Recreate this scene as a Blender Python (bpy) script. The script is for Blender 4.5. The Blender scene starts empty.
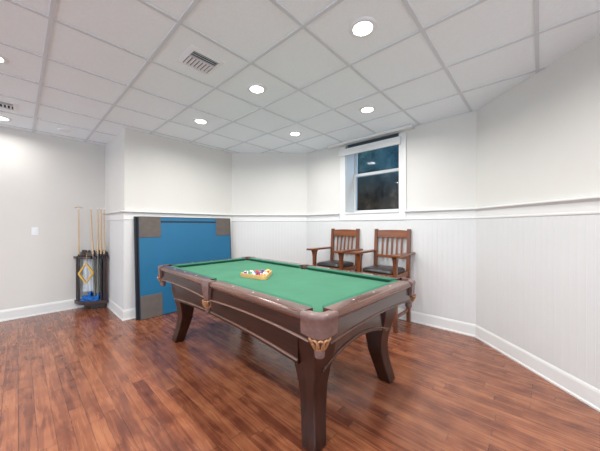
import bpy, bmesh, math, random
from mathutils import Vector, Matrix
random.seed(7)
C = bpy.context.scene.collection
PI = math.pi

# ------------------------------------------------------------------ mesh helpers
class MB:
    """collects shapes and links them as one mesh object"""
    def __init__(s): s.v = []; s.f = []
    def add(s, vs, fs):
        n = len(s.v); s.v += [tuple(p) for p in vs]; s.f += [[i + n for i in f] for f in fs]
    def box(s, x0, x1, y0, y1, z0, z1, m=None):
        vs = [Vector((x, y, z)) for z in (z0, z1) for y in (y0, y1) for x in (x0, x1)]
        if m is not None: vs = [m @ p for p in vs]
        s.add(vs, [[0, 2, 3, 1], [4, 5, 7, 6], [0, 1, 5, 4], [2, 6, 7, 3], [0, 4, 6, 2], [1, 3, 7, 5]])
    def bar(s, p, q, w, d, up=(0, 0, 1)):
        """square bar from p to q"""
        p = Vector(p); q = Vector(q); a = (q - p).normalized(); u = Vector(up)
        if abs(a.dot(u)) > .95: u = Vector((1, 0, 0))
        r = a.cross(u).normalized(); u = r.cross(a)
        rings = [[c + r * sx * w / 2 + u * sy * d / 2 for sx, sy in ((-1, -1), (1, -1), (1, 1), (-1, 1))] for c in (p, q)]
        s.loft(rings)
    def loft(s, rings, cap=True, closed=True):
        n = len(rings[0]); vs = [p for r in rings for p in r]; fs = []
        for i in range(len(rings) - 1):
            for j in range(n if closed else n - 1):
                k = (j + 1) % n
                fs.append([i * n + j, i * n + k, (i + 1) * n + k, (i + 1) * n + j])
        if cap:
            fs.append(list(range(n))[::-1]); fs.append([(len(rings) - 1) * n + j for j in range(n)])
        s.add(vs, fs)
    def lathe(s, prof, c=(0, 0, 0), n=20, m=None, cap=True):
        rings = []
        for r, z in prof:
            ring = [Vector((r * math.cos(2 * PI * k / n), r * math.sin(2 * PI * k / n), z)) for k in range(n)]
            rings.append([(m @ p if m is not None else p) + Vector(c) for p in ring])
        s.loft(rings, cap)
    def tube(s, pts, r, n=8, closed=False):
        pts = [Vector(p) for p in pts]; rings = []
        rs = r if isinstance(r, (list, tuple)) else [r] * len(pts)
        N = len(pts); last = None
        for i, p in enumerate(pts):
            if closed: t = pts[(i + 1) % N] - pts[i - 1]
            else: t = pts[min(i + 1, N - 1)] - pts[max(i - 1, 0)]
            t.normalize()
            u = last if last is not None else (Vector((0, 0, 1)) if abs(t.z) < .9 else Vector((1, 0, 0)))
            a = t.cross(u)
            if a.length < 1e-5: a = t.cross(Vector((0, 1, 0)))
            a.normalize(); b = a.cross(t).normalized(); last = b
            rings.append([p + a * rs[i] * math.cos(2 * PI * k / n) + b * rs[i] * math.sin(2 * PI * k / n) for k in range(n)])
        if closed: s.loft(rings + [rings[0]], False)
        else: s.loft(rings)
    def prism(s, poly, fn, t0, t1):
        """poly: list of 2d points; fn(a, b, t) -> 3d; thick from t0 to t1"""
        s.loft([[Vector(fn(a, b, t)) for a, b in poly] for t in (t0, t1)])
    def build(s, name, m, parent=None, smooth=None, bevel=0, seg=2, tri=False):
        me = bpy.data.meshes.new(name); bm = bmesh.new()
        vs = [bm.verts.new(p) for p in s.v]
        for f in s.f:
            try: bm.faces.new([vs[i] for i in f])
            except ValueError: pass
        bmesh.ops.remove_doubles(bm, verts=bm.verts, dist=1e-6)
        bmesh.ops.recalc_face_normals(bm, faces=bm.faces)
        if tri: bmesh.ops.triangulate(bm, faces=[f for f in bm.faces if len(f.verts) > 4], ngon_method='EAR_CLIP')
        bm.to_mesh(me); bm.free(); me.materials.append(m)
        o = bpy.data.objects.new(name, me); C.objects.link(o)
        if parent: o.parent = parent
        if smooth:
            for p in me.polygons: p.use_smooth = True
            me.set_sharp_from_angle(angle=math.radians(smooth))
        if bevel:
            b = o.modifiers.new('bevel', 'BEVEL'); b.width = bevel; b.segments = seg
            b.limit_method = 'ANGLE'; b.angle_limit = math.radians(35)
        return o

def tag(o, label=None, cat=None, group=None, kind=None):
    if label: o['label'] = label
    if cat: o['category'] = cat
    if group: o['group'] = group
    if kind: o['kind'] = kind
    return o
def thing(name, label, cat, loc=(0, 0, 0), rz=0, group=None):
    o = bpy.data.objects.new(name, None); C.objects.link(o); o.empty_display_size = .1
    o.location = loc; o.rotation_euler = (0, 0, rz)
    return tag(o, label, cat, group)
def struct(o): return tag(o, kind='structure')
def dup(o, label=None, loc=None, rot=None, parent=None):
    c = o.copy(); C.objects.link(c)
    if parent: c.parent = parent
    for ch in list(o.children): dup(ch, parent=c)
    if label: c['label'] = label
    if loc: c.location = loc
    if rot: c.rotation_euler = rot
    return c

# ------------------------------------------------------------------ materials
class NT:
    def __init__(s, name):
        s.m = bpy.data.materials.new(name); s.m.use_nodes = True; s.t = s.m.node_tree
        s.b = s.t.nodes['Principled BSDF']
    def n(s, typ, **kw):
        o = s.t.nodes.new(typ)
        for k, v in kw.items(): setattr(o, k, v)
        return o
    def l(s, a, b): s.t.links.new(a, b)
    def math(s, op, a, b=None, c=None):
        o = s.n('ShaderNodeMath', operation=op)
        for i, x in enumerate((a, b, c)):
            if x is None: continue
            if isinstance(x, (int, float)): o.inputs[i].default_value = x
            else: s.l(x, o.inputs[i])
        return o.outputs[0]
    def ramp(s, fac, stops):
        r = s.n('ShaderNodeValToRGB'); e = r.color_ramp.elements
        while len(e) < len(stops): e.new(.5)
        for i, (p, c) in enumerate(stops): e[i].position = p; e[i].color = (*c, 1)
        s.l(fac, r.inputs[0]); return r.outputs[0]
    def mix(s, fac, a, b, blend='MIX'):
        o = s.n('ShaderNodeMix', data_type='RGBA', blend_type=blend)
        for i, x in ((0, fac), (6, a), (7, b)):
            if isinstance(x, (int, float)): o.inputs[i].default_value = x
            elif isinstance(x, tuple): o.inputs[i].default_value = (*x, 1)
            else: s.l(x, o.inputs[i])
        return o.outputs[2]
def plain(name, col, rough=.5, noise=.06, scale=8, bump=0, bscale=60, coat=0, metal=0, spec=.5):
    t = NT(name); b = t.b
    tc = t.n('ShaderNodeTexCoord')
    nz = t.n('ShaderNodeTexNoise'); nz.inputs['Scale'].default_value = scale; nz.inputs['Detail'].default_value = 4
    t.l(tc.outputs['Object'], nz.inputs['Vector'])
    lo = tuple(c * (1 - noise) for c in col); hi = tuple(min(1, c * (1 + noise)) for c in col)
    t.l(t.ramp(nz.outputs['Fac'], [(.3, lo), (.7, hi)]), b.inputs['Base Color'])
    b.inputs['Roughness'].default_value = rough; b.inputs['Metallic'].default_value = metal
    b.inputs['Coat Weight'].default_value = coat; b.inputs['Coat Roughness'].default_value = .12
    b.inputs['Specular IOR Level'].default_value = spec
    if bump:
        n2 = t.n('ShaderNodeTexNoise'); n2.inputs['Scale'].default_value = bscale; n2.inputs['Detail'].default_value = 3
        t.l(tc.outputs['Object'], n2.inputs['Vector'])
        bp = t.n('ShaderNodeBump'); bp.inputs['Strength'].default_value = bump; bp.inputs['Distance'].default_value = .01
        t.l(n2.outputs['Fac'], bp.inputs['Height']); t.l(bp.outputs[0], b.inputs['Normal'])
    return t.m
def wood(name, dark, light, axis='Z', rough=.35, coat=.3, scale=1.0):
    t = NT(name); b = t.b
    tc = t.n('ShaderNodeTexCoord'); mp = t.n('ShaderNodeMapping')
    sc = {'X': (1.2, 14, 14), 'Y': (14, 1.2, 14), 'Z': (14, 14, 1.2)}[axis]
    mp.inputs['Scale'].default_value = tuple(x * scale for x in sc)
    t.l(tc.outputs['Object'], mp.inputs['Vector'])
    nz = t.n('ShaderNodeTexNoise'); nz.inputs['Scale'].default_value = 2; nz.inputs['Detail'].default_value = 6
    nz.inputs['Distortion'].default_value = .6
    t.l(mp.outputs[0], nz.inputs['Vector'])
    t.l(t.ramp(nz.outputs['Fac'], [(.3, dark), (.7, light)]), b.inputs['Base Color'])
    b.inputs['Roughness'].default_value = rough
    b.inputs['Coat Weight'].default_value = coat; b.inputs['Coat Roughness'].default_value = .15
    return t.m

def floor_material():
    t = NT('floor_planks'); b = t.b; M = t.math
    tc = t.n('ShaderNodeTexCoord'); sp = t.n('ShaderNodeSeparateXYZ'); t.l(tc.outputs['Object'], sp.inputs[0])
    X, Y = sp.outputs['X'], sp.outputs['Y']
    W, L = .083, 1.15
    row = M('FLOOR', M('DIVIDE', X, W))
    wn = t.n('ShaderNodeTexWhiteNoise', noise_dimensions='1D'); t.l(row, wn.inputs['W'])
    ys = M('ADD', M('DIVIDE', Y, L), M('MULTIPLY', wn.outputs['Value'], 7.3))
    col = M('FLOOR', ys)
    cx = t.n('ShaderNodeCombineXYZ'); t.l(row, cx.inputs[0]); t.l(col, cx.inputs[1])
    w2 = t.n('ShaderNodeTexWhiteNoise', noise_dimensions='2D'); t.l(cx.outputs[0], w2.inputs['Vector'])
    # grain stretched along the plank, shifted per plank
    gx = t.n('ShaderNodeCombineXYZ')
    t.l(M('MULTIPLY', X, 26), gx.inputs[0]); t.l(M('MULTIPLY', Y, 2.2), gx.inputs[1])
    t.l(M('MULTIPLY', w2.outputs['Value'], 40), gx.inputs[2])
    g = t.n('ShaderNodeTexNoise'); g.inputs['Scale'].default_value = 1; g.inputs['Detail'].default_value = 6
    g.inputs['Roughness'].default_value = .6; g.inputs['Distortion'].default_value = .9
    t.l(gx.outputs[0], g.inputs['Vector'])
    # broad blotches
    bl = t.n('ShaderNodeTexNoise'); bl.inputs['Scale'].default_value = 7; bl.inputs['Detail'].default_value = 3
    t.l(tc.outputs['Object'], bl.inputs['Vector'])
    f = M('ADD', M('ADD', M('MULTIPLY', w2.outputs['Value'], .19), M('ADD', M('MULTIPLY', g.outputs['Fac'], .80), .11)), M('MULTIPLY', M('SUBTRACT', bl.outputs['Fac'], .5), .5))
    c = t.ramp(f, [(.22, (.045, .010, .008)), (.46, (.150, .043, .022)), (.66, (.27, .090, .042)), (.95, (.43, .175, .082))])
    fx = M('ABSOLUTE', M('SUBTRACT', M('FRACT', M('DIVIDE', X, W)), .5))
    fy = M('ABSOLUTE', M('SUBTRACT', M('FRACT', ys), .5))
    gap = M('MAXIMUM', M('GREATER_THAN', fx, .482), M('GREATER_THAN', fy, .4982))
    c = t.mix(M('MULTIPLY', gap, .75), c, (.03, .010, .007))
    t.l(c, b.inputs['Base Color'])
    t.l(M('ADD', M('MULTIPLY', g.outputs['Fac'], .14), FLOOR_ROUGH), b.inputs['Roughness'])
    b.inputs['Specular IOR Level'].default_value = .5
    b.inputs['Coat Weight'].default_value = .22; b.inputs['Coat Roughness'].default_value = .15
    bp = t.n('ShaderNodeBump'); bp.inputs['Strength'].default_value = .22; bp.inputs['Distance'].default_value = .003
    h = M('ADD', M('MULTIPLY', bl.outputs['Fac'], .8), M('SUBTRACT', M('MULTIPLY', g.outputs['Fac'], .35), gap))
    t.l(h, bp.inputs['Height']); t.l(bp.outputs[0], b.inputs['Normal']); t.l(bp.outputs[0], b.inputs['Coat Normal'])
    return t.m
FLOOR_ROUGH = .2

def emit(name, col, s):
    t = NT(name); b = t.b
    b.inputs['Base Color'].default_value = (*col, 1)
    b.inputs['Emission Color'].default_value = (*col, 1); b.inputs['Emission Strength'].default_value = s
    return t.m
def glass_mat():
    t = NT('window_glass'); t.t.nodes.remove(t.b)
    out = t.t.nodes['Material Output']
    tr = t.n('ShaderNodeBsdfTransparent'); tr.inputs[0].default_value = (.88, .93, .96, 1)
    gl = t.n('ShaderNodeBsdfGlossy'); gl.inputs['Roughness'].default_value = .02
    fr = t.n('ShaderNodeFresnel'); fr.inputs[0].default_value = 1.5
    mx = t.n('ShaderNodeMixShader')
    t.l(t.math('ADD', t.math('MULTIPLY', fr.outputs[0], .12), .0), mx.inputs[0]); t.l(tr.outputs[0], mx.inputs[1]); t.l(gl.outputs[0], mx.inputs[2])
    t.l(mx.outputs[0], out.inputs[0]); return t.m
def ball_mat(name, col, stripe):
    t = NT(name); b = t.b; M = t.math
    tc = t.n('ShaderNodeTexCoord'); nm = t.n('ShaderNodeVectorMath', operation='NORMALIZE')
    t.l(tc.outputs['Object'], nm.inputs[0])
    sp = t.n('ShaderNodeSeparateXYZ'); t.l(nm.outputs[0], sp.inputs[0])
    spot = M('GREATER_THAN', M('ABSOLUTE', sp.outputs['X']), .9)
    fac = spot
    if stripe: fac = M('MAXIMUM', spot, M('GREATER_THAN', M('ABSOLUTE', sp.outputs['Z']), .55))
    t.l(t.mix(fac, col, (.85, .82, .72)), b.inputs['Base Color'])
    b.inputs['Roughness'].default_value = .12; b.inputs['Coat Weight'].default_value = .5
    return t.m
def stone_mat():
    t = NT('window_well_stone'); b = t.b
    tc = t.n('ShaderNodeTexCoord')
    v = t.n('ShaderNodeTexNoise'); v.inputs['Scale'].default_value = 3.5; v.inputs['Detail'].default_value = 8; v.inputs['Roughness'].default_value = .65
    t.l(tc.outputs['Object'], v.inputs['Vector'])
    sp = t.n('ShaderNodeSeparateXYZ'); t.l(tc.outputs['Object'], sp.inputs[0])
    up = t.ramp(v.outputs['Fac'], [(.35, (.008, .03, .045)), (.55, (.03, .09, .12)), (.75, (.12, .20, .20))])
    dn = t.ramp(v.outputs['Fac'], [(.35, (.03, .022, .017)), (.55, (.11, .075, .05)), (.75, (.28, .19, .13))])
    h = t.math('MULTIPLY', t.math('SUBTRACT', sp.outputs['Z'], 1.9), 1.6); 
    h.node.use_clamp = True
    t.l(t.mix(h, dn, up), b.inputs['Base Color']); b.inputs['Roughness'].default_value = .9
    return t.m

m_wall = plain('wall_paint', (.685, .672, .64), .7, .012, 3, .03, 180)
m_wains = plain('wainscot_paint', (.665, .672, .67), .5, .012, 3)
m_trim = plain('trim_paint', (.74, .745, .735), .4, .01, 4)
m_ceil = plain('ceiling_tile', (.86, .935, .985), .9, .02, 60, .12, 240)
m_grid = plain('ceiling_grid_paint', (.64, .69, .73), .5, .01)
m_white = plain('white_enamel', (.80, .83, .86), .4, .01)
m_vinyl = plain('white_vinyl', (.72, .73, .74), .35, .01)
m_floor = floor_material()
m_lens = emit('light_lens', (1, .965, .9), 9)
m_glass = glass_mat()
m_stone = stone_mat()
m_ventback = plain('vent_shadow_grey', (.09, .11, .14), .8)
m_dark = plain('dark_void', (.02, .02, .022), .8)
m_slat = plain('blind_slat', (.10, .15, .20), .5)
M_TD, M_TL = (.012, .0034, .0022), (.040, .0112, .0062)
m_table_x = wood('cherry_crosswise_lit', (.035, .018, .013), (.075, .036, .026), 'X', .24, .8)  # lighter copy for the end panels, pale wall's sheen put into the colour
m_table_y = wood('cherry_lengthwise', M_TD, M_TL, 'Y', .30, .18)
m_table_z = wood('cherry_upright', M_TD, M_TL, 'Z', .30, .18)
m_rail_x = wood('rail_wood_crosswise', (.060, .024, .016), (.140, .060, .040), 'X', .25, .6)
m_rail_y = wood('rail_wood_lengthwise', (.060, .024, .016), (.140, .060, .040), 'Y', .25, .6)
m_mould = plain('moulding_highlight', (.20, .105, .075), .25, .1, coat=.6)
m_leather = plain('pocket_leather', (.150, .082, .072), .33, .25, 30, .2, 300, .3)
m_gold = plain('tan_leather', (.36, .17, .075), .4, .35, 60)
m_pocket = plain('pocket_brown', (.055, .024, .016), .5, .2)
m_cloth = plain('green_felt', (.062, .195, .122), .95, .06, 5, .05, 500, spec=.15)
m_cush = plain('green_cushion_felt_shaded', (.040, .155, .100), .95, .06, 5, spec=.15)  # bed felt made darker, the cushions' shade put into the colour
m_sight = plain('pearl_sight', (.75, .70, .58), .3)
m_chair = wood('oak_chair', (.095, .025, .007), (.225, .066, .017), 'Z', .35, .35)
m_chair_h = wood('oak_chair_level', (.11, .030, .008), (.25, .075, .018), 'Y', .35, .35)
m_seat = plain('black_leather', (.022, .021, .022), .3, .2, 20, .08, 200)
m_blue = plain('blue_board', (.009, .128, .262), .5, .04, 2)
m_edge = plain('black_edging', (.010, .013, .022), .5)
m_navy = plain('navy_stripe', (.006, .022, .05), .5)
m_pad = plain('grey_pad', (.115, .098, .088), .8, .12, 12, .1, 150)
m_rack = wood('rack_mahogany', (.020, .009, .007), (.052, .020, .015), 'Z', .35, .4)
m_rack_red = wood('rack_mahogany_red', (.055, .018, .014), (.11, .038, .03), 'Z', .4, .3)
m_maple = wood('cue_maple', (.52, .34, .17), (.66, .46, .25), 'Z', .35, .3)
m_butt = plain('cue_butt_black', (.015, .013, .015), .25, coat=.4)
m_buttg = plain('cue_butt_green_grey', (.16, .17, .15), .3, coat=.4)
m_brass = plain('brass_plate', (.45, .30, .12), .35, .1, metal=.8)
m_tri = wood('triangle_wood', (.50, .30, .09), (.66, .43, .16), 'Y', .4, .3)
m_yel = plain('yellow_plastic', (.62, .40, .07), .4)
m_towel = plain('white_towel', (.62, .66, .72), .95, .05, 30, .3, 200)
m_bluecloth = plain('blue_cloth', (.012, .12, .42), .9, .35, 14, .2, 90)

# ------------------------------------------------------------------ room shell
H = 2.772
EYE = 1.354
PTS = [(-3.6, 5.63), (1.035, 5.63), (1.035, 4.39), (2.805, 4.39), (3.80, 3.33), (3.80, .57), (1.0, -2.23)]
SIDES = ['left', 'return', 'back', 'diagonal', 'window', 'right']
P2 = [Vector(p) for p in PTS]
def nrm(i):                                   # unit normal of segment i, to the room side
    d = (P2[i + 1] - P2[i]).normalized(); return Vector((d.y, -d.x))
def mit(i, d):                                # point of the line offset by d at vertex i
    if i == 0: return P2[0] + nrm(0) * d
    if i == len(P2) - 1: return P2[-1] + nrm(i - 1) * d
    a, b = nrm(i - 1), nrm(i); k = (a + b) / (1 + a.dot(b)); return P2[i] + k * d
def sweep(mb, i, prof, s0=None, s1=None):
    """prof = closed list of (distance into the room, z) along wall segment i"""
    dr = (P2[i + 1] - P2[i]).normalized(); rings = []
    for e, s in ((0, s0), (1, s1)):
        r = []
        for d, z in prof:
            p = mit(i + e, d) if s is None else P2[i] + dr * s + nrm(i) * d
            r.append(Vector((p.x, p.y, z)))
        rings.append(r)
    mb.loft(rings)

f = MB(); f.box(-4.5, 4.0, -3.5, 5.75, -.08, 0); struct(f.build('floor', m_floor))
WY0, WY1, WZ0, WZ1 = 1.52, 2.44, 1.575, 2.765        # window opening in the window wall
WT = .36
for i, sd in enumerate(SIDES):
    w = MB()
    if sd == 'window':
        x0, x1 = 3.80, 3.80 + WT
        w.box(x0, x1, .5, WY0, 0, H); w.box(x0, x1, WY1, 3.42, 0, H)
        w.box(x0, x1, WY0, WY1, 0, WZ0); w.box(x0, x1, WY0, WY1, WZ1, H)
    else:
        sweep(w, i, [(0, 0), (0, H), (-.10, H), (-.10, 0)])
    wo = struct(w.build('wall_' + sd, m_wall))
    if sd != 'left':                                 # beadboard panelling under the chair rail
        b = MB(); a0, a1 = mit(i, .010), mit(i + 1, .010); Ln = (a1 - a0).length; dr = (a1 - a0).normalized(); nn = nrm(i)
        pr = [(0, 0)]; s = .045
        while s < Ln - .01:
            pr += [(s - .003, 0), (s - .001, -.0016), (s + .001, -.0016), (s + .003, 0)]; s += .06
        pr.append((Ln, 0))
        rows = [[Vector((*(a0 + dr * q + nn * h), z)) for q, h in pr] for z in (.12, 1.48)]
        b.loft(rows, False, False); b.build('wainscot', m_wains, wo)
    bb = MB(); sweep(bb, i, [(0, 0), (.030, 0), (.030, .014), (.022, .022), (.020, .125), (.016, .140), (.010, .152), (0, .155)])
    struct(bb.build('baseboard_' + sd, m_trim))
RAIL = [(d, z + .008) for d, z in [(0, 1.432), (.014, 1.434), (.018, 1.440), (.018, 1.452), (.012, 1.458), (.012, 1.530), (.022, 1.538), (.040, 1.546), (.050, 1.552), (.050, 1.563), (.044, 1.568), (0, 1.568)]]
k = 1
for i, sd in enumerate(SIDES):
    if sd == 'left': continue
    for s0, s1 in (((None, 3.33 - 2.565), (3.33 - 1.425, None)) if sd == 'window' else ((None, None),)):
        r = MB(); sweep(r, i, RAIL, s0, s1); struct(r.build('trim_%d' % k, m_trim)); k += 1
# ceiling and its grid of bars, 2 ft tiles
c = MB(); c.box(-4.5, 3.80 + WT, -3.5, 5.75, H, H + .06); ce = struct(c.build('ceiling', m_ceil))
g = MB(); GX0, GY0, T = .152, .625, .608
x = GX0 - 7 * T
while x < 3.85: g.box(x - .013, x + .013, -3.5, 5.64, H - .007, H + .002); x += T
y = GY0 - 6 * T
while y < 5.64: g.box(-4.5, 3.81, y - .013, y + .013, H - .0065, H + .002); y += T
g.build('ceiling_grid', m_grid, ce)

# ------------------------------------------------------------------ window
wf = MB(); cw = .105
y0, y1, z0, z1 = WY0, WY1, WZ0, WZ1
wf.box(3.778, 3.80, y0 - cw, y0, 1.445, 2.70); wf.box(3.778, 3.80, y1, y1 + cw, 1.445, 2.70)
wf.box(3.778, 3.80, y0, y1, 1.445, z0 - .02)
win = struct(wf.build('window_1', m_trim, bevel=.003))
s_ = MB(); s_.box(3.765, 3.80 + WT - .05, y0 + .001, y1 - .001, z0 - .02, z0 + .004); s_.build('sill', m_trim, win, bevel=.003)
def sash(xa, za, zb, nm):
    m = MB(); st = .05; xb = xa + .03
    m.box(xa, xb, y0 + .002, y0 + st, za, zb); m.box(xa, xb, y1 - st, y1 - .002, za, zb)
    m.box(xa, xb, y0 + st, y1 - st, za, za + .045); m.box(xa, xb, y0 + st, y1 - st, zb - .045, zb)
    so = m.build(nm, m_vinyl, win, bevel=.003)
    p = MB(); p.box(xa + .012, xa + .016, y0 + st - .005, y1 - st + .005, za + .04, zb - .04); p.build('pane', m_glass, so)
sash(4.05, z0 + .005, 2.265, 'lower_sash'); sash(4.085, 2.22, z1 - .002, 'upper_sash')
jb = MB(); jb.box(4.12, 4.15, y0 + .001, y0 + .02, z0, z1); jb.box(4.12, 4.15, y1 - .02, y1 - .001, z0, z1); jb.build('outer_frame', m_vinyl, win)
co = MB(); P = [(3.80, H - .001), (3.80, H - .046), (3.70, H - .046), (3.688, H - .036), (3.688, H - .012), (3.70, H - .001)]
co.prism(P, lambda a, b, t: (a, t, b), 1.30, 2.76); struct(co.build('trim_8', m_trim))
bl = thing('window_blind', 'white horizontal blind raised to a bar across the window top', 'blind', (3.76, 1.98, 2.545))
b = MB(); b.box(-.018, .014, -.49, .57, 0, .112); b.build('bottom_rail', m_trim, bl, bevel=.004)
for q in range(7):
    b = MB(); b.box(.05, .10, -.43, .43, .098 + q * .014, .102 + q * .014); b.build('slat', m_slat, bl)
b = MB(); b.tube([(.03, .44, .1), (.03, .44, -.25)], .003, 6); b.build('pull_cord', m_white, bl)
# outside: the window well
ww = MB(); ww.box(4.95, 5.15, .3, 3.6, .9, 3.3)
ww.box(4.165, 4.95, .3, .4, .9, 3.3); ww.box(4.165, 4.95, 3.5, 3.6, .9, 3.3); ww.box(4.165, 4.95, .3, 3.6, .9, 1.3)
ww.box(4.165, 5.15, .3, 3.6, 3.25, 3.35)  # lid added over the well to keep the sky light out
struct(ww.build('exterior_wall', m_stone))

# ------------------------------------------------------------------ ceiling fixtures
def lamp(loc, energy, size=.15):
    l = bpy.data.lights.new('downlight', 'AREA'); l.shape = 'DISK'; l.size = size; l.energy = energy
    l.color = (1, .975, .94); l.spread = math.radians(165)
    o = bpy.data.objects.new('downlight', l); C.objects.link(o); o.location = loc; return o
LAMP = 14.2
lights = [((1.67, .93), 'recessed round ceiling light nearest the viewer, above the table'),
          ((1.67, 2.147), 'recessed round ceiling light one tile to the right of the air vent'),
          ((1.67, 3.363), 'recessed round ceiling light above the blue boards end of the table'),
          ((2.875, 2.755), 'small far recessed ceiling light near the far corner left of the window'),
          ((2.875, 1.54), 'recessed round ceiling light closest to the window blind'),
          ((-.152, 3.363), 'recessed ceiling light cut by the left picture edge, in front of the dark grille'),
          ((-.152, 5.187), 'recessed ceiling light against the left wall behind the dark grille')]
proto = None
for (lx, ly), lab in lights:
    if proto is None:
        t = proto = thing('ceiling_light', lab, 'ceiling light', (lx, ly, H), group='recessed ceiling lights')
        r = MB(); r.lathe([(.070, -.001), (.068, -.010), (.088, -.009), (.098, -.004), (.099, 0), (.07, .0)], n=40, cap=False)
        r.build('trim_ring', m_white, t, smooth=50)
        r = MB(); r.lathe([(.0, -.0075), (.04, -.0075), (.069, -.006), (.069, -.001), (.0, -.001)], n=40, cap=False); r.build('lens', m_lens, t, smooth=50)
    else: dup(proto, lab, (lx, ly, H))
    lamp((lx, ly, H - .03), LAMP * (.42 if ly > 5 else 1))
for lx, ly in ((-.152, 2.147), (-.152, .93), (1.67, -.286), (-.152, -.286), (-1.37, 3.363), (-1.37, 2.147), (-1.37, .93), (-1.37, -1.5), (.456, -1.5)):
    lamp((lx, ly, H - .03), LAMP)

def vent(loc, sz, lab, dark):
    t = thing('ceiling_vent', lab, 'air vent', loc, group='ceiling air vents')
    h = sz / 2; i = h - .036
    fr = MB()
    for a in range(4):
        m = Matrix.Rotation(a * PI / 2, 4, 'Z')
        fr.loft([[m @ Vector(p) for p in q] for q in ([(-h, -h, 0), (-h, -h, -.004), (-i, -i, -.014), (-i, -i, 0)], [(h, -h, 0), (h, -h, -.004), (i, -i, -.014), (i, -i, 0)])])
    fr.build('frame', m_white, t)
    bk = MB(); bk.box(-i, i, -i, i, -.001, .0); bk.build('backing', dark, t)
    for q in range(3):                                           # one bank of blades across, one along
        s = MB(); yy = -i + .018 + q * .026
        s.bar((-i, yy, -.009), (i, yy, -.009), .022, .002, (0, .75, -.66)); s.build('louvre', m_white, t)
    s = MB(); s.box(-i, i, -i + .084, -i + .089, -.014, -.001); s.build('divider', m_white, t)
    for q in range(7):
        s = MB(); xx = -i + .02 + q * (2 * i - .04) / 6
        s.bar((xx, -i + .09, -.009), (xx, i, -.009), .019, .002, (.66, 0, .75)); s.build('louvre', m_white, t)
    return t
vent((1.066, 2.15, H), .295, 'square white louvred air vent in the ceiling tile left of the lights', m_ventback)
vent((-.152, 4.58, H), .295, 'dark ceiling air grille at the left picture edge between two lights', m_dark)
t = thing('smoke_detector', 'low round white smoke detector on the ceiling before the left wall', 'smoke detector', (.457, 5.15, H))
r = MB(); r.lathe([(.075, 0), (.075, -.012), (.066, -.022), (.03, -.026), (.0, -.026)], n=30, cap=False); r.build('housing', m_white, t, smooth=40)
r = MB(); r.lathe([(.02, -.0255), (.02, -.030), (0, -.031)], n=16, cap=False); r.build('button', m_white, t, smooth=40)
t = thing('light_switch', 'white light switch plate on the plain left wall', 'light switch', (.172, 5.63, 1.275))
r = MB(); r.box(-.037, .037, -.006, 0, -.06, .06); r.build('plate', m_white, t, bevel=.003)
r = MB(); r.box(-.016, .016, -.010, -.005, -.033, .033); r.build('rocker', m_white, t, bevel=.002)

# ------------------------------------------------------------------ pool table
TX, TY = 1.748, 2.072
hx, hy, RZ = .669, 1.268, .883
BED = .847
tb = thing('pool_table', 'dark cherry wood pool table with green cloth and leather pockets', 'pool table', (TX, TY, 0), math.radians(-1.4))
# cloth, cut away at the six pockets
RC, RS = .062, .056
bx_, by_ = hx - .098, hy - .098
def bite(cx, cy, r, a0, a1, n=10): return [(cx + r * math.cos(a0 + (a1 - a0) * k / n), cy + r * math.sin(a0 + (a1 - a0) * k / n)) for k in range(n + 1)]
poly = []
poly += bite(-bx_, -by_, RC, PI / 2, 0) + bite(bx_, -by_, RC, PI, PI / 2)
poly += bite(bx_, 0, RS, -PI / 2, -3 * PI / 2) + bite(bx_, by_, RC, 3 * PI / 2, PI)
poly += bite(-bx_, by_, RC, 0, -PI / 2) + bite(-bx_, 0, RS, PI / 2, -PI / 2)
cl = MB(); cl.prism(poly, lambda a, b, t: (a, b, t), BED - .012, BED); cl.build('bed_cloth', m_cloth, tb, tri=True)
sl = MB(); sl.box(-.54, .54, -1.09, 1.09, .70, .765); sl.build('slate_light_block', m_dark, tb)  # unseen slab inside the cabinet, added to block light
# rails: u = distance in from the outer edge
RP = [(.098, .832), (.022, .833), (.008, .838), (.001, .848), (.001, .860), (.006, .873), (.016, .880), (.03, RZ), (.102, RZ), (.102, .845), (.098, .84)]
CP = [(.100, RZ), (.108, RZ + .001), (.140, RZ - .002), (.146, RZ - .008), (.140, RZ - .018), (.122, BED), (.100, BED)]
def rail(fn, s0, s1, c0, c1, mt):
    r = MB(); r.loft([[Vector(fn(u, s, z)) for u, z in RP] for s in (s0, s1)]); ro = r.build('rail', mt, tb, smooth=35)
    cu = MB(); L = []
    for s, cc, sg in ((s0, c0, 1), (s1, c1, -1)):
        L.append([Vector(fn(u, s + sg * (cc * (u - .100) / .046 + .0), z)) for u, z in CP])
    cu.loft(L); cu.build('cushion', m_cush, ro, smooth=35)
    for q in (1, 2, 3):
        s = s0 + (s1 - s0) * q / 4; sg = MB(); ctr = Vector(fn(.066, s, RZ))
        sg.lathe([(.0065, -.002), (.0065, .0006), (0, .0009)], ctr, 10, cap=False); sg.build('sight', m_sight, ro)
CL = .145; SP = .058
for sx in (-1, 1):
    for sy in (-1, 1):
        rail(lambda u, s, z, sx=sx, sy=sy: (sx * (hx - u), sy * s, z), SP, hy - CL, .018, .045, m_rail_y)
for sy in (-1, 1):
    rail(lambda u, s, z, sy=sy: (s, sy * (hy - u), z), -(hx - CL), hx - CL, .045, .045, m_rail_x)
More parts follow.
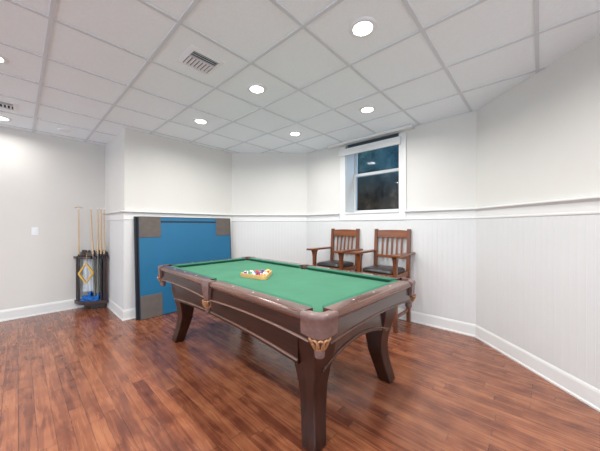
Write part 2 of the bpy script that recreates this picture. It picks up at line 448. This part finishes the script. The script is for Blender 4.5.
# leather corner castings, their pockets and tan leather drops
def drop(parent, c, dirv, r, z):
    """tan leather rosette of loops with a small cup below"""
    c = Vector((c[0], c[1], 0)); d = Vector((dirv[0], dirv[1], 0)).normalized(); sd = Vector((-d.y, d.x, 0))
    m = MB()
    for k in range(5):
        a = (-72 + 36 * k) * PI / 180; rad = d * math.cos(a) + sd * math.sin(a); tang = Vector((-rad.y, rad.x, 0)); loop = []
        for q in range(12):
            w = 2 * PI * q / 12
            loop.append(c + rad * (r * (.95 + .32 * math.sin(w))) + tang * .018 * math.cos(w) + Vector((0, 0, z + .03 * math.sin(w))))
        m.tube(loop, .0068, 6, True)
    do = m.build('pocket_basket', m_gold, parent, smooth=60)
    do['label'] = 'tan leather looped basket under the pocket'
    m = MB(); m.lathe([(r * .62, z + .04), (r * .62, z), (r * .58, z - .025), (r * .64, z - .04), (r * .62, z - .075), (r * .48, z - .082), (0, z - .082)], c, 14, cap=False)
    m.build('basket_cup', m_leather, do, smooth=40)
for sx in (-1, 1):
    for sy in (-1, 1):
        A = []
        for k in range(15):
            a = PI / 2 * k / 14; e = .56                       # rounded-square corner
            ca, sa = max(0, math.cos(a)) ** e, max(0, math.sin(a)) ** e
            A.append((hx - CL + (CL + .004) * ca, hy - CL + (CL + .004) * sa, abs(k - 7) / 7))
        ic = (hx - .098, hy - .098)
        rings = []
        for (px, py, q) in A:
            n = Vector((px - (hx - .2), py - (hy - .2))).normalized()
            def at(dd, z): return Vector((sx * (px - n.x * dd), sy * (py - n.y * dd), z))
            zb = .764 - .012 * (1 - q * q)
            inn = Vector((ic[0] + (px - ic[0]) * .50, ic[1] + (py - ic[1]) * .50))
            rings.append([at(.022, zb), at(.006, zb + .002), at(.003, .80), at(.003, .848), at(-.002, .858), at(-.002, .872), at(.004, .882), at(.014, .885),
                          Vector((sx * inn.x, sy * inn.y, .885)), Vector((sx * inn.x, sy * inn.y, .848)), at(.03, .83)])
        m = MB(); m.loft(rings); ct = m.build('pocket_casting', m_leather, tb, smooth=45)
        m = MB(); m.lathe([(.0615, BED - .001), (.060, .82), (.052, .78), (0, .772)], (sx * ic[0], sy * ic[1], 0), 20, cap=False); m.build('pocket', m_pocket, ct, smooth=40)
        drop(ct, (sx * (hx - .060), sy * (hy - .060)), (sx, sy), .046, .722)
for sx in (-1, 1):
    m = MB()
    prof = [(.002, .887), (-.005, .880), (-.007, .84), (-.003, .79), (.003, .73), (.010, .695), (.026, .695), (.03, .73), (.03, .83), (.075, .848), (.075, .886)]
    rr = []
    for yy, sc in ((-.060, 1), (-.052, 1), (-.03, 1), (0, 1), (.03, 1), (.052, 1), (.060, 1)):
        r_ = []
        for u, z in prof:
            w = 1 if z > .81 else .55 + .45 * (z - .695) / .115
            uu = u
            if u >= .07: uu = .055 + .02 * (abs(yy) / .06) ** 2
            r_.append(Vector((sx * (hx - uu), yy * w, z)))
        rr.append(r_)
    m.loft(rr); ct = m.build('side_pocket_casting', m_leather, tb, smooth=45)
    m = MB(); m.lathe([(.055, BED - .001), (.053, .82), (.045, .78), (0, .772)], (sx * (hx - .098), 0, 0), 20, cap=False); m.build('pocket', m_pocket, ct, smooth=40)
    drop(ct, (sx * (hx - .022), 0), (sx, 0), .034, .690)
# cabinet: an outer frieze under the rails with an arched lower edge, a recessed arched apron below it
def arc_strip(mo, fn, a0, a1, zf, w, n=20):
    R = []
    for k in range(n + 1):
        a = a0 + (a1 - a0) * k / n; z = zf(a)
        R.append([Vector(fn(a, .006, z - w)), Vector(fn(a, -.006, z - w)), Vector(fn(a, -.011, z - w * .3)), Vector(fn(a, -.009, z + w * .5)), Vector(fn(a, -.001, z + w)), Vector(fn(a, .006, z + w))])
    mo.loft(R)
def panel(name, fn, a0, a1, zf, ztop, tk, mt, mm, lift, w, n=24):
    m = MB(); R = []
    for k in range(n + 1):
        a = a0 + (a1 - a0) * k / n
        R.append([Vector(fn(a, 0, zf(a))), Vector(fn(a, 0, ztop)), Vector(fn(a, tk, ztop)), Vector(fn(a, tk, zf(a)))])
    m.loft(R); o = m.build(name, mt, tb)
    mo = MB(); arc_strip(mo, fn, a0, a1, lambda a: zf(a) + lift, w, n); mo.build('moulding', mm, o, smooth=40)
def arch(a0, a1, z0, rise):
    md, hl = (a0 + a1) / 2, (a1 - a0) / 2
    return lambda a: z0 + rise * (1 - ((a - md) / hl) ** 2)
LX, LY = .541, 1.116                                   # outer corner of the legs
for sx in (-1, 1):
    fn = lambda a, t, z, sx=sx: (sx * (hx - .022 - t), a, z)
    for a0, a1 in ((-hy + .10, -.035), (.035, hy - .10)):
        panel('frieze', fn, a0, a1, arch(a0, a1, .722, .020), .834, .09, m_table_y, m_mould, .006, .006)
    fn = lambda a, t, z, sx=sx: (sx * (LX + .012 - t), a, z)
    h = LY - .13
    panel('apron', fn, -h, h, arch(-h, h, .500, .042), .78, .028, m_table_y, m_mould, .026, .006)
for sy in (-1, 1):
    fn = lambda a, t, z, sy=sy: (a, sy * (hy - .022 - t), z)
    h = hx - .10
    panel('frieze', fn, -h, h, arch(-h, h, .712, .028), .834, .11, m_table_x, m_rail_x, .006, .006)
    fn = lambda a, t, z, sy=sy: (a, sy * (LY - .02 - t), z)
    h = LX - .10
    panel('apron', fn, -h, h, arch(-h, h, .445, .092), .78, .028, m_table_x, m_rail_x, .026, .007)
for sx in (-1, 1):
    for sy in (-1, 1):
        m = MB(); rings = []
        # z, inset of the outer corner, width
        for z, o, w in ((.0, .0, .106), (.012, -.003, .112), (.06, .006, .114), (.13, .022, .115), (.20, .035, .120), (.27, .043, .129), (.34, .043, .138), (.41, .034, .156), (.47, .020, .174), (.53, .006, .190), (.60, -.006, .20), (.77, -.012, .205)):
            X0, Y0 = LX - o, LY - o
            rings.append([Vector((sx * px, sy * py, z)) for px, py in ((X0, Y0), (X0 - w, Y0), (X0 - w, Y0 - w), (X0, Y0 - w))])
        m.loft(rings); m.build('leg', m_table_z, tb, smooth=30, bevel=.007)

# ------------------------------------------------------------------ triangle and balls
RX, RY, RA = 1.634, 2.068, math.radians(-8.5)
tr = thing('ball_rack', 'yellow wooden triangle rack holding pool balls on the green cloth', 'ball rack', (RX, RY, BED + .001), -RA)
R_in, BR = .190, .0286
def tri_pts(r, round_=.022, n=6):
    out = []
    for k in range(3):
        a = 2 * PI * k / 3; cx, cy = (r - 2 * round_) * math.cos(a), (r - 2 * round_) * math.sin(a)
        for q in range(n + 1):
            b = a - PI / 3 + 2 * PI / 3 * q / n; out.append((cx + round_ * math.cos(b), cy + round_ * math.sin(b)))
    return out
pi_, po_ = tri_pts(R_in + .006, .026), tri_pts(R_in + .030, .036)
m = MB(); N = len(pi_)
R = []
for a, b in zip(pi_, po_): R.append([Vector((*a, .0)), Vector((*b, .0)), Vector((*b, .034)), Vector((b[0] * .985, b[1] * .985, .038)), Vector((a[0] * 1.01, a[1] * 1.01, .038)), Vector((*a, .034))])
m.loft(R + [R[0]], False); m.build('frame', m_tri, tr, smooth=40)
sp_ = Vector((math.cos(-RA), math.sin(-RA))); tp_ = Vector((-sp_.y, sp_.x))
cols = {'yellow': (.75, .45, .03), 'blue': (.02, .06, .35), 'red': (.55, .03, .02), 'purple': (.12, .04, .22), 'orange': (.75, .20, .03), 'green': (.01, .20, .09), 'maroon': (.22, .02, .02), 'black': (.012, .012, .012)}
order = [('yellow', 0), ('red', 1), ('purple', 0), ('orange', 1), ('black', 0), ('red', 0), ('green', 1), ('blue', 0), ('maroon', 1), ('yellow', 1), ('orange', 0), ('red', 2), ('blue', 1), ('green', 0), ('purple', 1)]
order[11] = ('maroon', 0)
idx = 0; rnd = random.Random(3); bproto = None
for row in range(5):
    for q in range(row + 1):
        u = .1330 - row * BR * math.sqrt(3) * 1.004; v = (q - row / 2) * BR * 2 * 1.004
        p = Vector((RX, RY)) + sp_ * u + tp_ * v
        col, st_ = order[idx]; idx += 1
        bm_ = ball_mat('ball_%s_%s' % (col, 'striped' if st_ else 'solid'), cols[col], st_)
        me = MB(); n1 = 12
        me.lathe([(max(1e-4, BR * math.sin(PI * k / n1)), -BR * math.cos(PI * k / n1)) for k in range(n1 + 1)], n=20, cap=False)
        o = me.build('pool_ball', bm_, smooth=180)
        o.location = (p.x, p.y, BED + BR); o.rotation_euler = (rnd.uniform(0, 6), rnd.uniform(0, 6), rnd.uniform(0, 6))
        tag(o, ('%s and white striped pool ball inside the wooden triangle' if st_ else 'solid %s pool ball inside the wooden triangle') % col, 'pool ball', 'pool balls in the triangle')

# ------------------------------------------------------------------ spectator chairs (front towards -x)
def make_chair(label, loc):
    t = thing('spectator_chair', label, 'chair', loc, group='tall spectator chairs by the window wall')
    hw = .269
    for sy in (-1, 1):
        m = MB(); w = .023; R = []
        for z, xc in ((0, .262), (.5, .25), (.78, .25), (1.31, .285)):
            R.append([Vector((xc + a * w, sy * (hw - .022) + b_ * w, z)) for a, b_ in ((-1, -1), (1, -1), (1, 1), (-1, 1))])
        m.loft(R); m.build('back_post', m_chair, t, bevel=.004)
        m = MB(); R = []
        for z, wx, wy in ((0, .022, .022), (.74, .025, .023), (.86, .026, .024), (.93, .036, .028), (.962, .05, .034)):
            R.append([Vector((-.215 + a * wx, sy * (hw - .012) + b_ * wy, z)) for a, b_ in ((-1, -1), (1, -1), (1, 1), (-1, 1))])
        m.loft(R); m.build('front_leg', m_chair, t, bevel=.004)
        m = MB(); pl = [(-.318, -.052), (-.305, -.064), (-.10, -.058), (.30, -.040), (.315, -.03), (.315, .03), (.30, .036), (-.10, .05), (-.305, .06), (-.318, .05)]
        m.prism(pl, lambda a, b_, tt: (a, sy * (hw + .022) + sy * b_, tt + .018 * (-a) * .3), .962, .990); m.build('arm', m_chair_h, t, bevel=.005)
        m = MB(); m.box(-.20, .24, sy * (hw - .022) - .012, sy * (hw - .022) + .012, .40, .47); m.build('side_stretcher', m_chair_h, t, bevel=.003)
        m = MB(); m.box(-.20, .24, sy * (hw - .022) - .011, sy * (hw - .022) + .011, .155, .195); m.build('side_stretcher', m_chair_h, t, bevel=.003)
    def xb(z): return .25 + .035 * (z - .78) / .505
    m = MB(); R = []
    for k in range(9):
        yy = -hw + .04 + (2 * hw - .08) * k / 8; bow = .012 * (1 - ((k - 4) / 4) ** 2)
        R.append([Vector((xb(z) + bow + dx, yy, z + (.010 * (1 - ((k - 4) / 4) ** 2) if z > 1.2 else 0))) for dx, z in ((-.012, 1.18), (.012, 1.18), (.012, 1.288), (-.012, 1.288))])
    m.loft(R); m.build('crest_rail', m_chair_h, t, bevel=.004)
    m = MB(); m.box(xb(.90) - .012, xb(.90) + .012, -hw + .04, hw - .04, .885, .925); m.build('lower_rail', m_chair_h, t, bevel=.003)
    for k in range(5):
        yy = -.145 + .0725 * k; bow = .012 * (1 - (yy / .22) ** 2)
        m = MB(); m.loft([[Vector((xb(z) + (bow if z > 1 else 0) + a * .006, yy + b_ * .014, z)) for a, b_ in ((-1, -1), (1, -1), (1, 1), (-1, 1))] for z in (.915, 1.185)])
        m.build('slat', m_chair, t, bevel=.002)
    m = MB(); m.box(-.23, .262, -hw + .01, hw - .01, .655, .72); m.build('seat_frame', m_chair_h, t, bevel=.005)
    m = MB(); R = []
    for z, s in ((.72, .95), (.735, 1.0), (.755, .985), (.771, .90), (.780, .72), (.783, .4)):
        ring = []
        for k in range(32):
            a = 2 * PI * k / 32; e = .35
            ring.append(Vector((-.0 + .242 * s * math.copysign(abs(math.cos(a)) ** e, math.cos(a)), .240 * s * math.copysign(abs(math.sin(a)) ** e, math.sin(a)), z)))
        R.append(ring)
    m.loft(R); m.build('seat_cushion', m_seat, t, smooth=50)
    m = MB(); m.box(-.26, -.19, -hw + .02, hw - .02, .30, .335); m.build('footrest', m_chair_h, t, bevel=.004)
    m = MB(); m.box(.245, .268, -hw + .03, hw - .03, .40, .45); m.build('rear_stretcher', m_chair_h, t, bevel=.003)
    return t
c1 = make_chair('tall slat-back wooden armchair right of its twin, behind the right corner of the table', (3.475, 1.61, 0))
c2 = dup(c1, 'tall slat-back wooden armchair left of its twin, nearer the far corner of the room', (3.475, 2.43, 0))

# ------------------------------------------------------------------ blue boards leaning on the back wall
BW, BH, BT = 1.538, 1.498, .03
def board(name, label, yb, front):
    lean = math.atan2(.10, BH)
    t = thing(name, label, 'table top board', (1.178 if front else 1.146, yb, 0), group='blue table top boards leaning on the wall')
    rot = Matrix.Rotation(-lean, 4, 'X')
    t.rotation_euler = rot.to_euler()
    e = .012 if front else .05
    m = MB(); m.box(e, BW - e, 0, BT, e, BH - e); m.build('panel', m_blue, t)
    m = MB(); m.box(0, e, -.002, BT + .001, 0, BH); m.box(BW - e, BW, -.002, BT + .001, 0, BH)
    m.box(e, BW - e, 0, BT, 0, e); m.box(e, BW - e, 0, BT, BH - e, BH); m.build('edging', m_edge, t, bevel=.003)
    if front:
        m = MB(); m.box(.31, BW - .30, -.0025, .0, BH - .088, BH - .06); m.build('stripe', m_navy, t)
        for xa, xb_ in ((.014, .31), (BW - .30, BW - .014)):
            for za, zb_ in ((.004, .34), (BH - .31, BH + .002)):
                m = MB(); m.box(xa, xb_, -.007, .002, za, zb_); m.build('corner_pad', m_pad, t, bevel=.003)
    return t
board('folded_table_board', 'blue board with grey corner pads, front of the two against the wall', 4.205, True)
board('folded_table_board', 'blue board behind the padded one, only its dark edge showing', 4.205 + BT + .012, False)

# ------------------------------------------------------------------ cue rack in the corner
KX, KY = 1.005, 5.598
rk = thing('cue_rack', 'dark mahogany quarter-round corner rack holding pool cues', 'cue rack', (KX, KY, 0))
def quarter(r, z0, z1, n=16, inset=0):
    pl = [(-inset, -inset)] + [(-r * math.cos(PI / 2 * k / n) - 0, -r * math.sin(PI / 2 * k / n)) for k in range(n + 1)]
    m = MB(); m.prism(pl, lambda a, b_, tt: (a, b_, tt), z0, z1); return m
m = quarter(.26, 0, .09); m.build('plinth', m_rack, rk, bevel=.004)
m = quarter(.385, .09, .148); m.build('bottom_shelf', m_rack, rk, bevel=.008)
CUES = [(.658, 5.452), (.822, 5.309), (.875, 5.272), (.914, 5.256), (.953, 5.238)]
ZT = .825
ang = sorted((math.atan2(KY - py, KX - px), math.hypot(KY - py, KX - px)) for px, py in CUES)
pl = [(0, 0)]; R0 = .395; nh = .0155
for k in range(61):
    a = PI / 2 * k / 60
    if not any(abs(a - q) * R0 < nh + .002 for q, r in ang): pl.append((a, (-R0 * math.cos(a), -R0 * math.sin(a))))
for q, r in ang:                                        # a notch for each cue
    c_, s_n = math.cos(q), math.sin(q)
    pts = [(R0, -nh)] + [(r - nh * math.sin(PI * j / 6) * 1.0, -nh * math.cos(PI * j / 6)) for j in range(7)] + [(R0, nh)]
    for j, (rr, tt) in enumerate(pts): pl.append((q + (j - 4) * 1e-4, (-(rr * c_ - tt * s_n), -(rr * s_n + tt * c_))))
pl = [(0, 0)] + [p for a, p in sorted(pl[1:], key=lambda v: v[0])]
m = MB(); m.prism(pl, lambda a, b_, tt: (a, b_, tt), ZT, ZT + .037); m.build('top_shelf', m_rack, rk, tri=True)
m = quarter(.315, ZT + .037, .925); m.build('top_block', m_rack, rk, bevel=.006)
for (x0, y0), mt in (((-.345, -.04), m_rack), ((-.022, -.308), m_rack_red), ((-.03, -.03), m_rack)):
    m = MB(); m.box(x0 - .022, x0 + .022, y0 - .022, y0 + .022, .148, ZT); m.build('post', mt, rk, bevel=.004)
for k in range(6):
    a = PI / 2 * (k + .5) / 6
    m = MB(); m.lathe([(.020, .925), (.020, .95), (.013, .957), (0, .957)], (-.275 * math.cos(a), -.275 * math.sin(a), 0), 14, cap=False); m.build('cue_peg', m_rack, rk, smooth=40)
def make_cue(label, base, top, butt, bridge=False):
    base = Vector(base); top = Vector(top); d = top - base
    t = thing('bridge_stick' if bridge else 'pool_cue', label, 'bridge stick' if bridge else 'pool cue', base, group=None if bridge else 'pool cues in the corner rack')
    def part(nm, a, b_, ra, rb, mt):
        m = MB(); m.tube([d * a, d * (a + b_) / 2, d * b_], [ra, (ra + rb) / 2, rb], 10); return m.build(nm, mt, t, smooth=60)
    part('butt', 0, .50, .0150, .0120, butt); part('shaft', .50, .985, .0120, .0072, m_maple); part('ferrule', .985, 1, .0074, .007, m_white)
    if bridge:
        m = MB(); q = d.normalized(); e = Vector((.80, -.6, 0)); pr = []
        for k in range(9):
            s = -1 + k / 4; pr.append(d + e * .055 * s + Vector((0, 0, .012 - .012 * abs(s) - (.006 if k % 2 else 0))))
        m.tube(pr, .006, 6); m.build('bridge_head', m_brass, t, smooth=60)
    return t
Z0, Z1 = .150, 1.65
def cp(px, py, tx=0, ty=0): return (px, py, Z0), (px + tx, py + ty, Z1)
make_cue('stick with a small crossways bridge head, set apart at the left of the rack', *cp(*CUES[0]), m_butt, True)
make_cue('pool cue that leans slightly to the left in the middle of the rack', *cp(CUES[1][0] + .022, CUES[1][1] - .009, -.05, .02), m_buttg)
make_cue('upright pool cue just right of the leaning one in the corner rack', *cp(*CUES[2]), m_buttg)
make_cue('upright pool cue second from the chair rail end in the corner rack', *cp(*CUES[3]), m_butt)
make_cue('upright pool cue at the end of the row, nearest the chair rail', *cp(*CUES[4]), m_butt)
# diamond rack, towel, blue cloth
fd = Vector((-.44, -.90, 0)).normalized(); sdv = Vector((fd.y, -fd.x, 0)); sdv = -sdv if sdv.x < 0 else sdv
dc = Vector((.722, 5.235, .612))
t = thing('diamond_rack', 'yellow diamond-shaped ball rack hanging on the front of the cue rack', 'ball rack', dc)
m = MB(); loop = []
for q in range(4):
    a, b_ = [(0, .155), (.090, 0), (0, -.155), (-.090, 0)][q], [(0, .155), (.090, 0), (0, -.155), (-.090, 0)][(q + 1) % 4]
    for k in range(8):
        s = .06 + .88 * k / 7; loop.append(sdv * (a[0] + (b_[0] - a[0]) * s) + Vector((0, 0, a[1] + (b_[1] - a[1]) * s)))
rg = []
NL = len(loop)
for k, p in enumerate(loop):
    o_ = Vector((p.x, p.y, p.z)).normalized()
    rg.append([p + o_ * .013 + fd * .022, p - o_ * .013 + fd * .022, p - o_ * .013 - fd * .022, p + o_ * .013 - fd * .022])
m.loft(rg + [rg[0]], False); m.build('frame', m_yel, t, bevel=.003)
m = MB(); m.tube([(0, 0, .155), Vector((0, 0, .20)) - fd * .01, Vector((0, 0, .29)) - fd * .02, Vector((0, 0, .318)) - fd * .04], .004, 6); m.build('hook', m_brass, t, smooth=60)
t_m = MB(); rows = []
tc_ = Vector((.784, 5.409, 0))
for zz in (.822, .6, .42, .29):
    top = []
    for k in range(17):
        s = -.5 + k / 16; top.append(tc_ + sdv * s * (.155 if zz > .8 else .155) + fd * (.008 * math.sin(k * 1.3 + zz * 3)) + Vector((0, 0, zz)))
    rows.append(top + [p - fd * .006 for p in top[::-1]])
t_m.loft(rows); o = t_m.build('hanging_towel', m_towel, smooth=60); tag(o, 'long white cloth hanging inside the cue rack behind the diamond', 'towel')
bm = bmesh.new(); bmesh.ops.create_icosphere(bm, subdivisions=5, radius=1)
from mathutils import noise
CC = Vector((.828, 5.338, .151)); rm = Matrix.Rotation(math.radians(-35), 3, 'Z')
gone = set()
for v in bm.verts:
    n_ = noise.noise(v.co * 2.2) * .45 + noise.noise(v.co * 5.3) * .22
    fo = abs(noise.noise(v.co * 4.0 + Vector((3, 1, 7))))
    r_ = 1 + n_; p = rm @ Vector((v.co.x * .155 * r_, v.co.y * .075 * r_, 0)); z = max(0, v.co.z + .35) * .062 * (1 + .9 * n_ + .9 * fo)
    for cx_, cy_, rd in [(*c_, .034) for c_ in CUES] + [(CUES[1][0] + .022, CUES[1][1] - .009, .034), (KX - .022, KY - .308, .05)]:
        d = Vector((CC.x + p.x - cx_, CC.y + p.y - cy_, 0))   # the cloth is tucked round the cue butts
        if d.length < rd * .72: gone.add(v)
        elif d.length < rd: p += d.normalized() * (rd - d.length)
    v.co = Vector((p.x, p.y, z))
bmesh.ops.delete(bm, geom=list(gone), context='VERTS')
me = bpy.data.meshes.new('crumpled_cloth'); bm.to_mesh(me); bm.free(); me.materials.append(m_bluecloth)
for p in me.polygons: p.use_smooth = True
o = bpy.data.objects.new('crumpled_cloth', me); C.objects.link(o); o.location = CC
tag(o, 'crumpled bright blue cloth on the bottom shelf of the cue rack', 'cloth')

# ------------------------------------------------------------------ light, world, camera
w = bpy.data.worlds.new('world'); bpy.context.scene.world = w; w.use_nodes = True
bg = w.node_tree.nodes['Background']; bg.inputs[0].default_value = (.74, .87, 1, 1); bg.inputs[1].default_value = 2.0
dl = bpy.data.lights.new('dusk_light', 'AREA'); dl.energy = 17; dl.size = .5; dl.color = (.45, .7, 1)
o = bpy.data.objects.new('dusk_light', dl); C.objects.link(o); o.location = (4.45, 1.25, 3.0); o.rotation_euler = Vector((-.35, .75, -.62)).to_track_quat('-Z', 'Y').to_euler()
dl = bpy.data.lights.new('well_fill', 'AREA'); dl.energy = 5; dl.size = .4; dl.color = (1, .85, .65)  # added fill lamp, only there to brighten the stone of the well
o = bpy.data.objects.new('well_fill', dl); C.objects.link(o); o.location = (4.3, 2.9, 3.1); o.rotation_euler = Vector((.55, -.3, -.75)).to_track_quat('-Z', 'Y').to_euler()
cam = bpy.data.cameras.new('camera'); cam.sensor_width = 36; cam.lens = 260 / 600 * 36; cam.clip_start = .02
cam.shift_y = .5 / 600
co = bpy.data.objects.new('camera', cam); C.objects.link(co)
co.location = (0, 0, EYE); co.rotation_euler = (PI / 2, 0, math.radians(42.7 - 90))
sc = bpy.context.scene; sc.camera = co
sc.view_settings.view_transform = 'Standard'; sc.view_settings.look = 'None'; sc.view_settings.exposure = .12
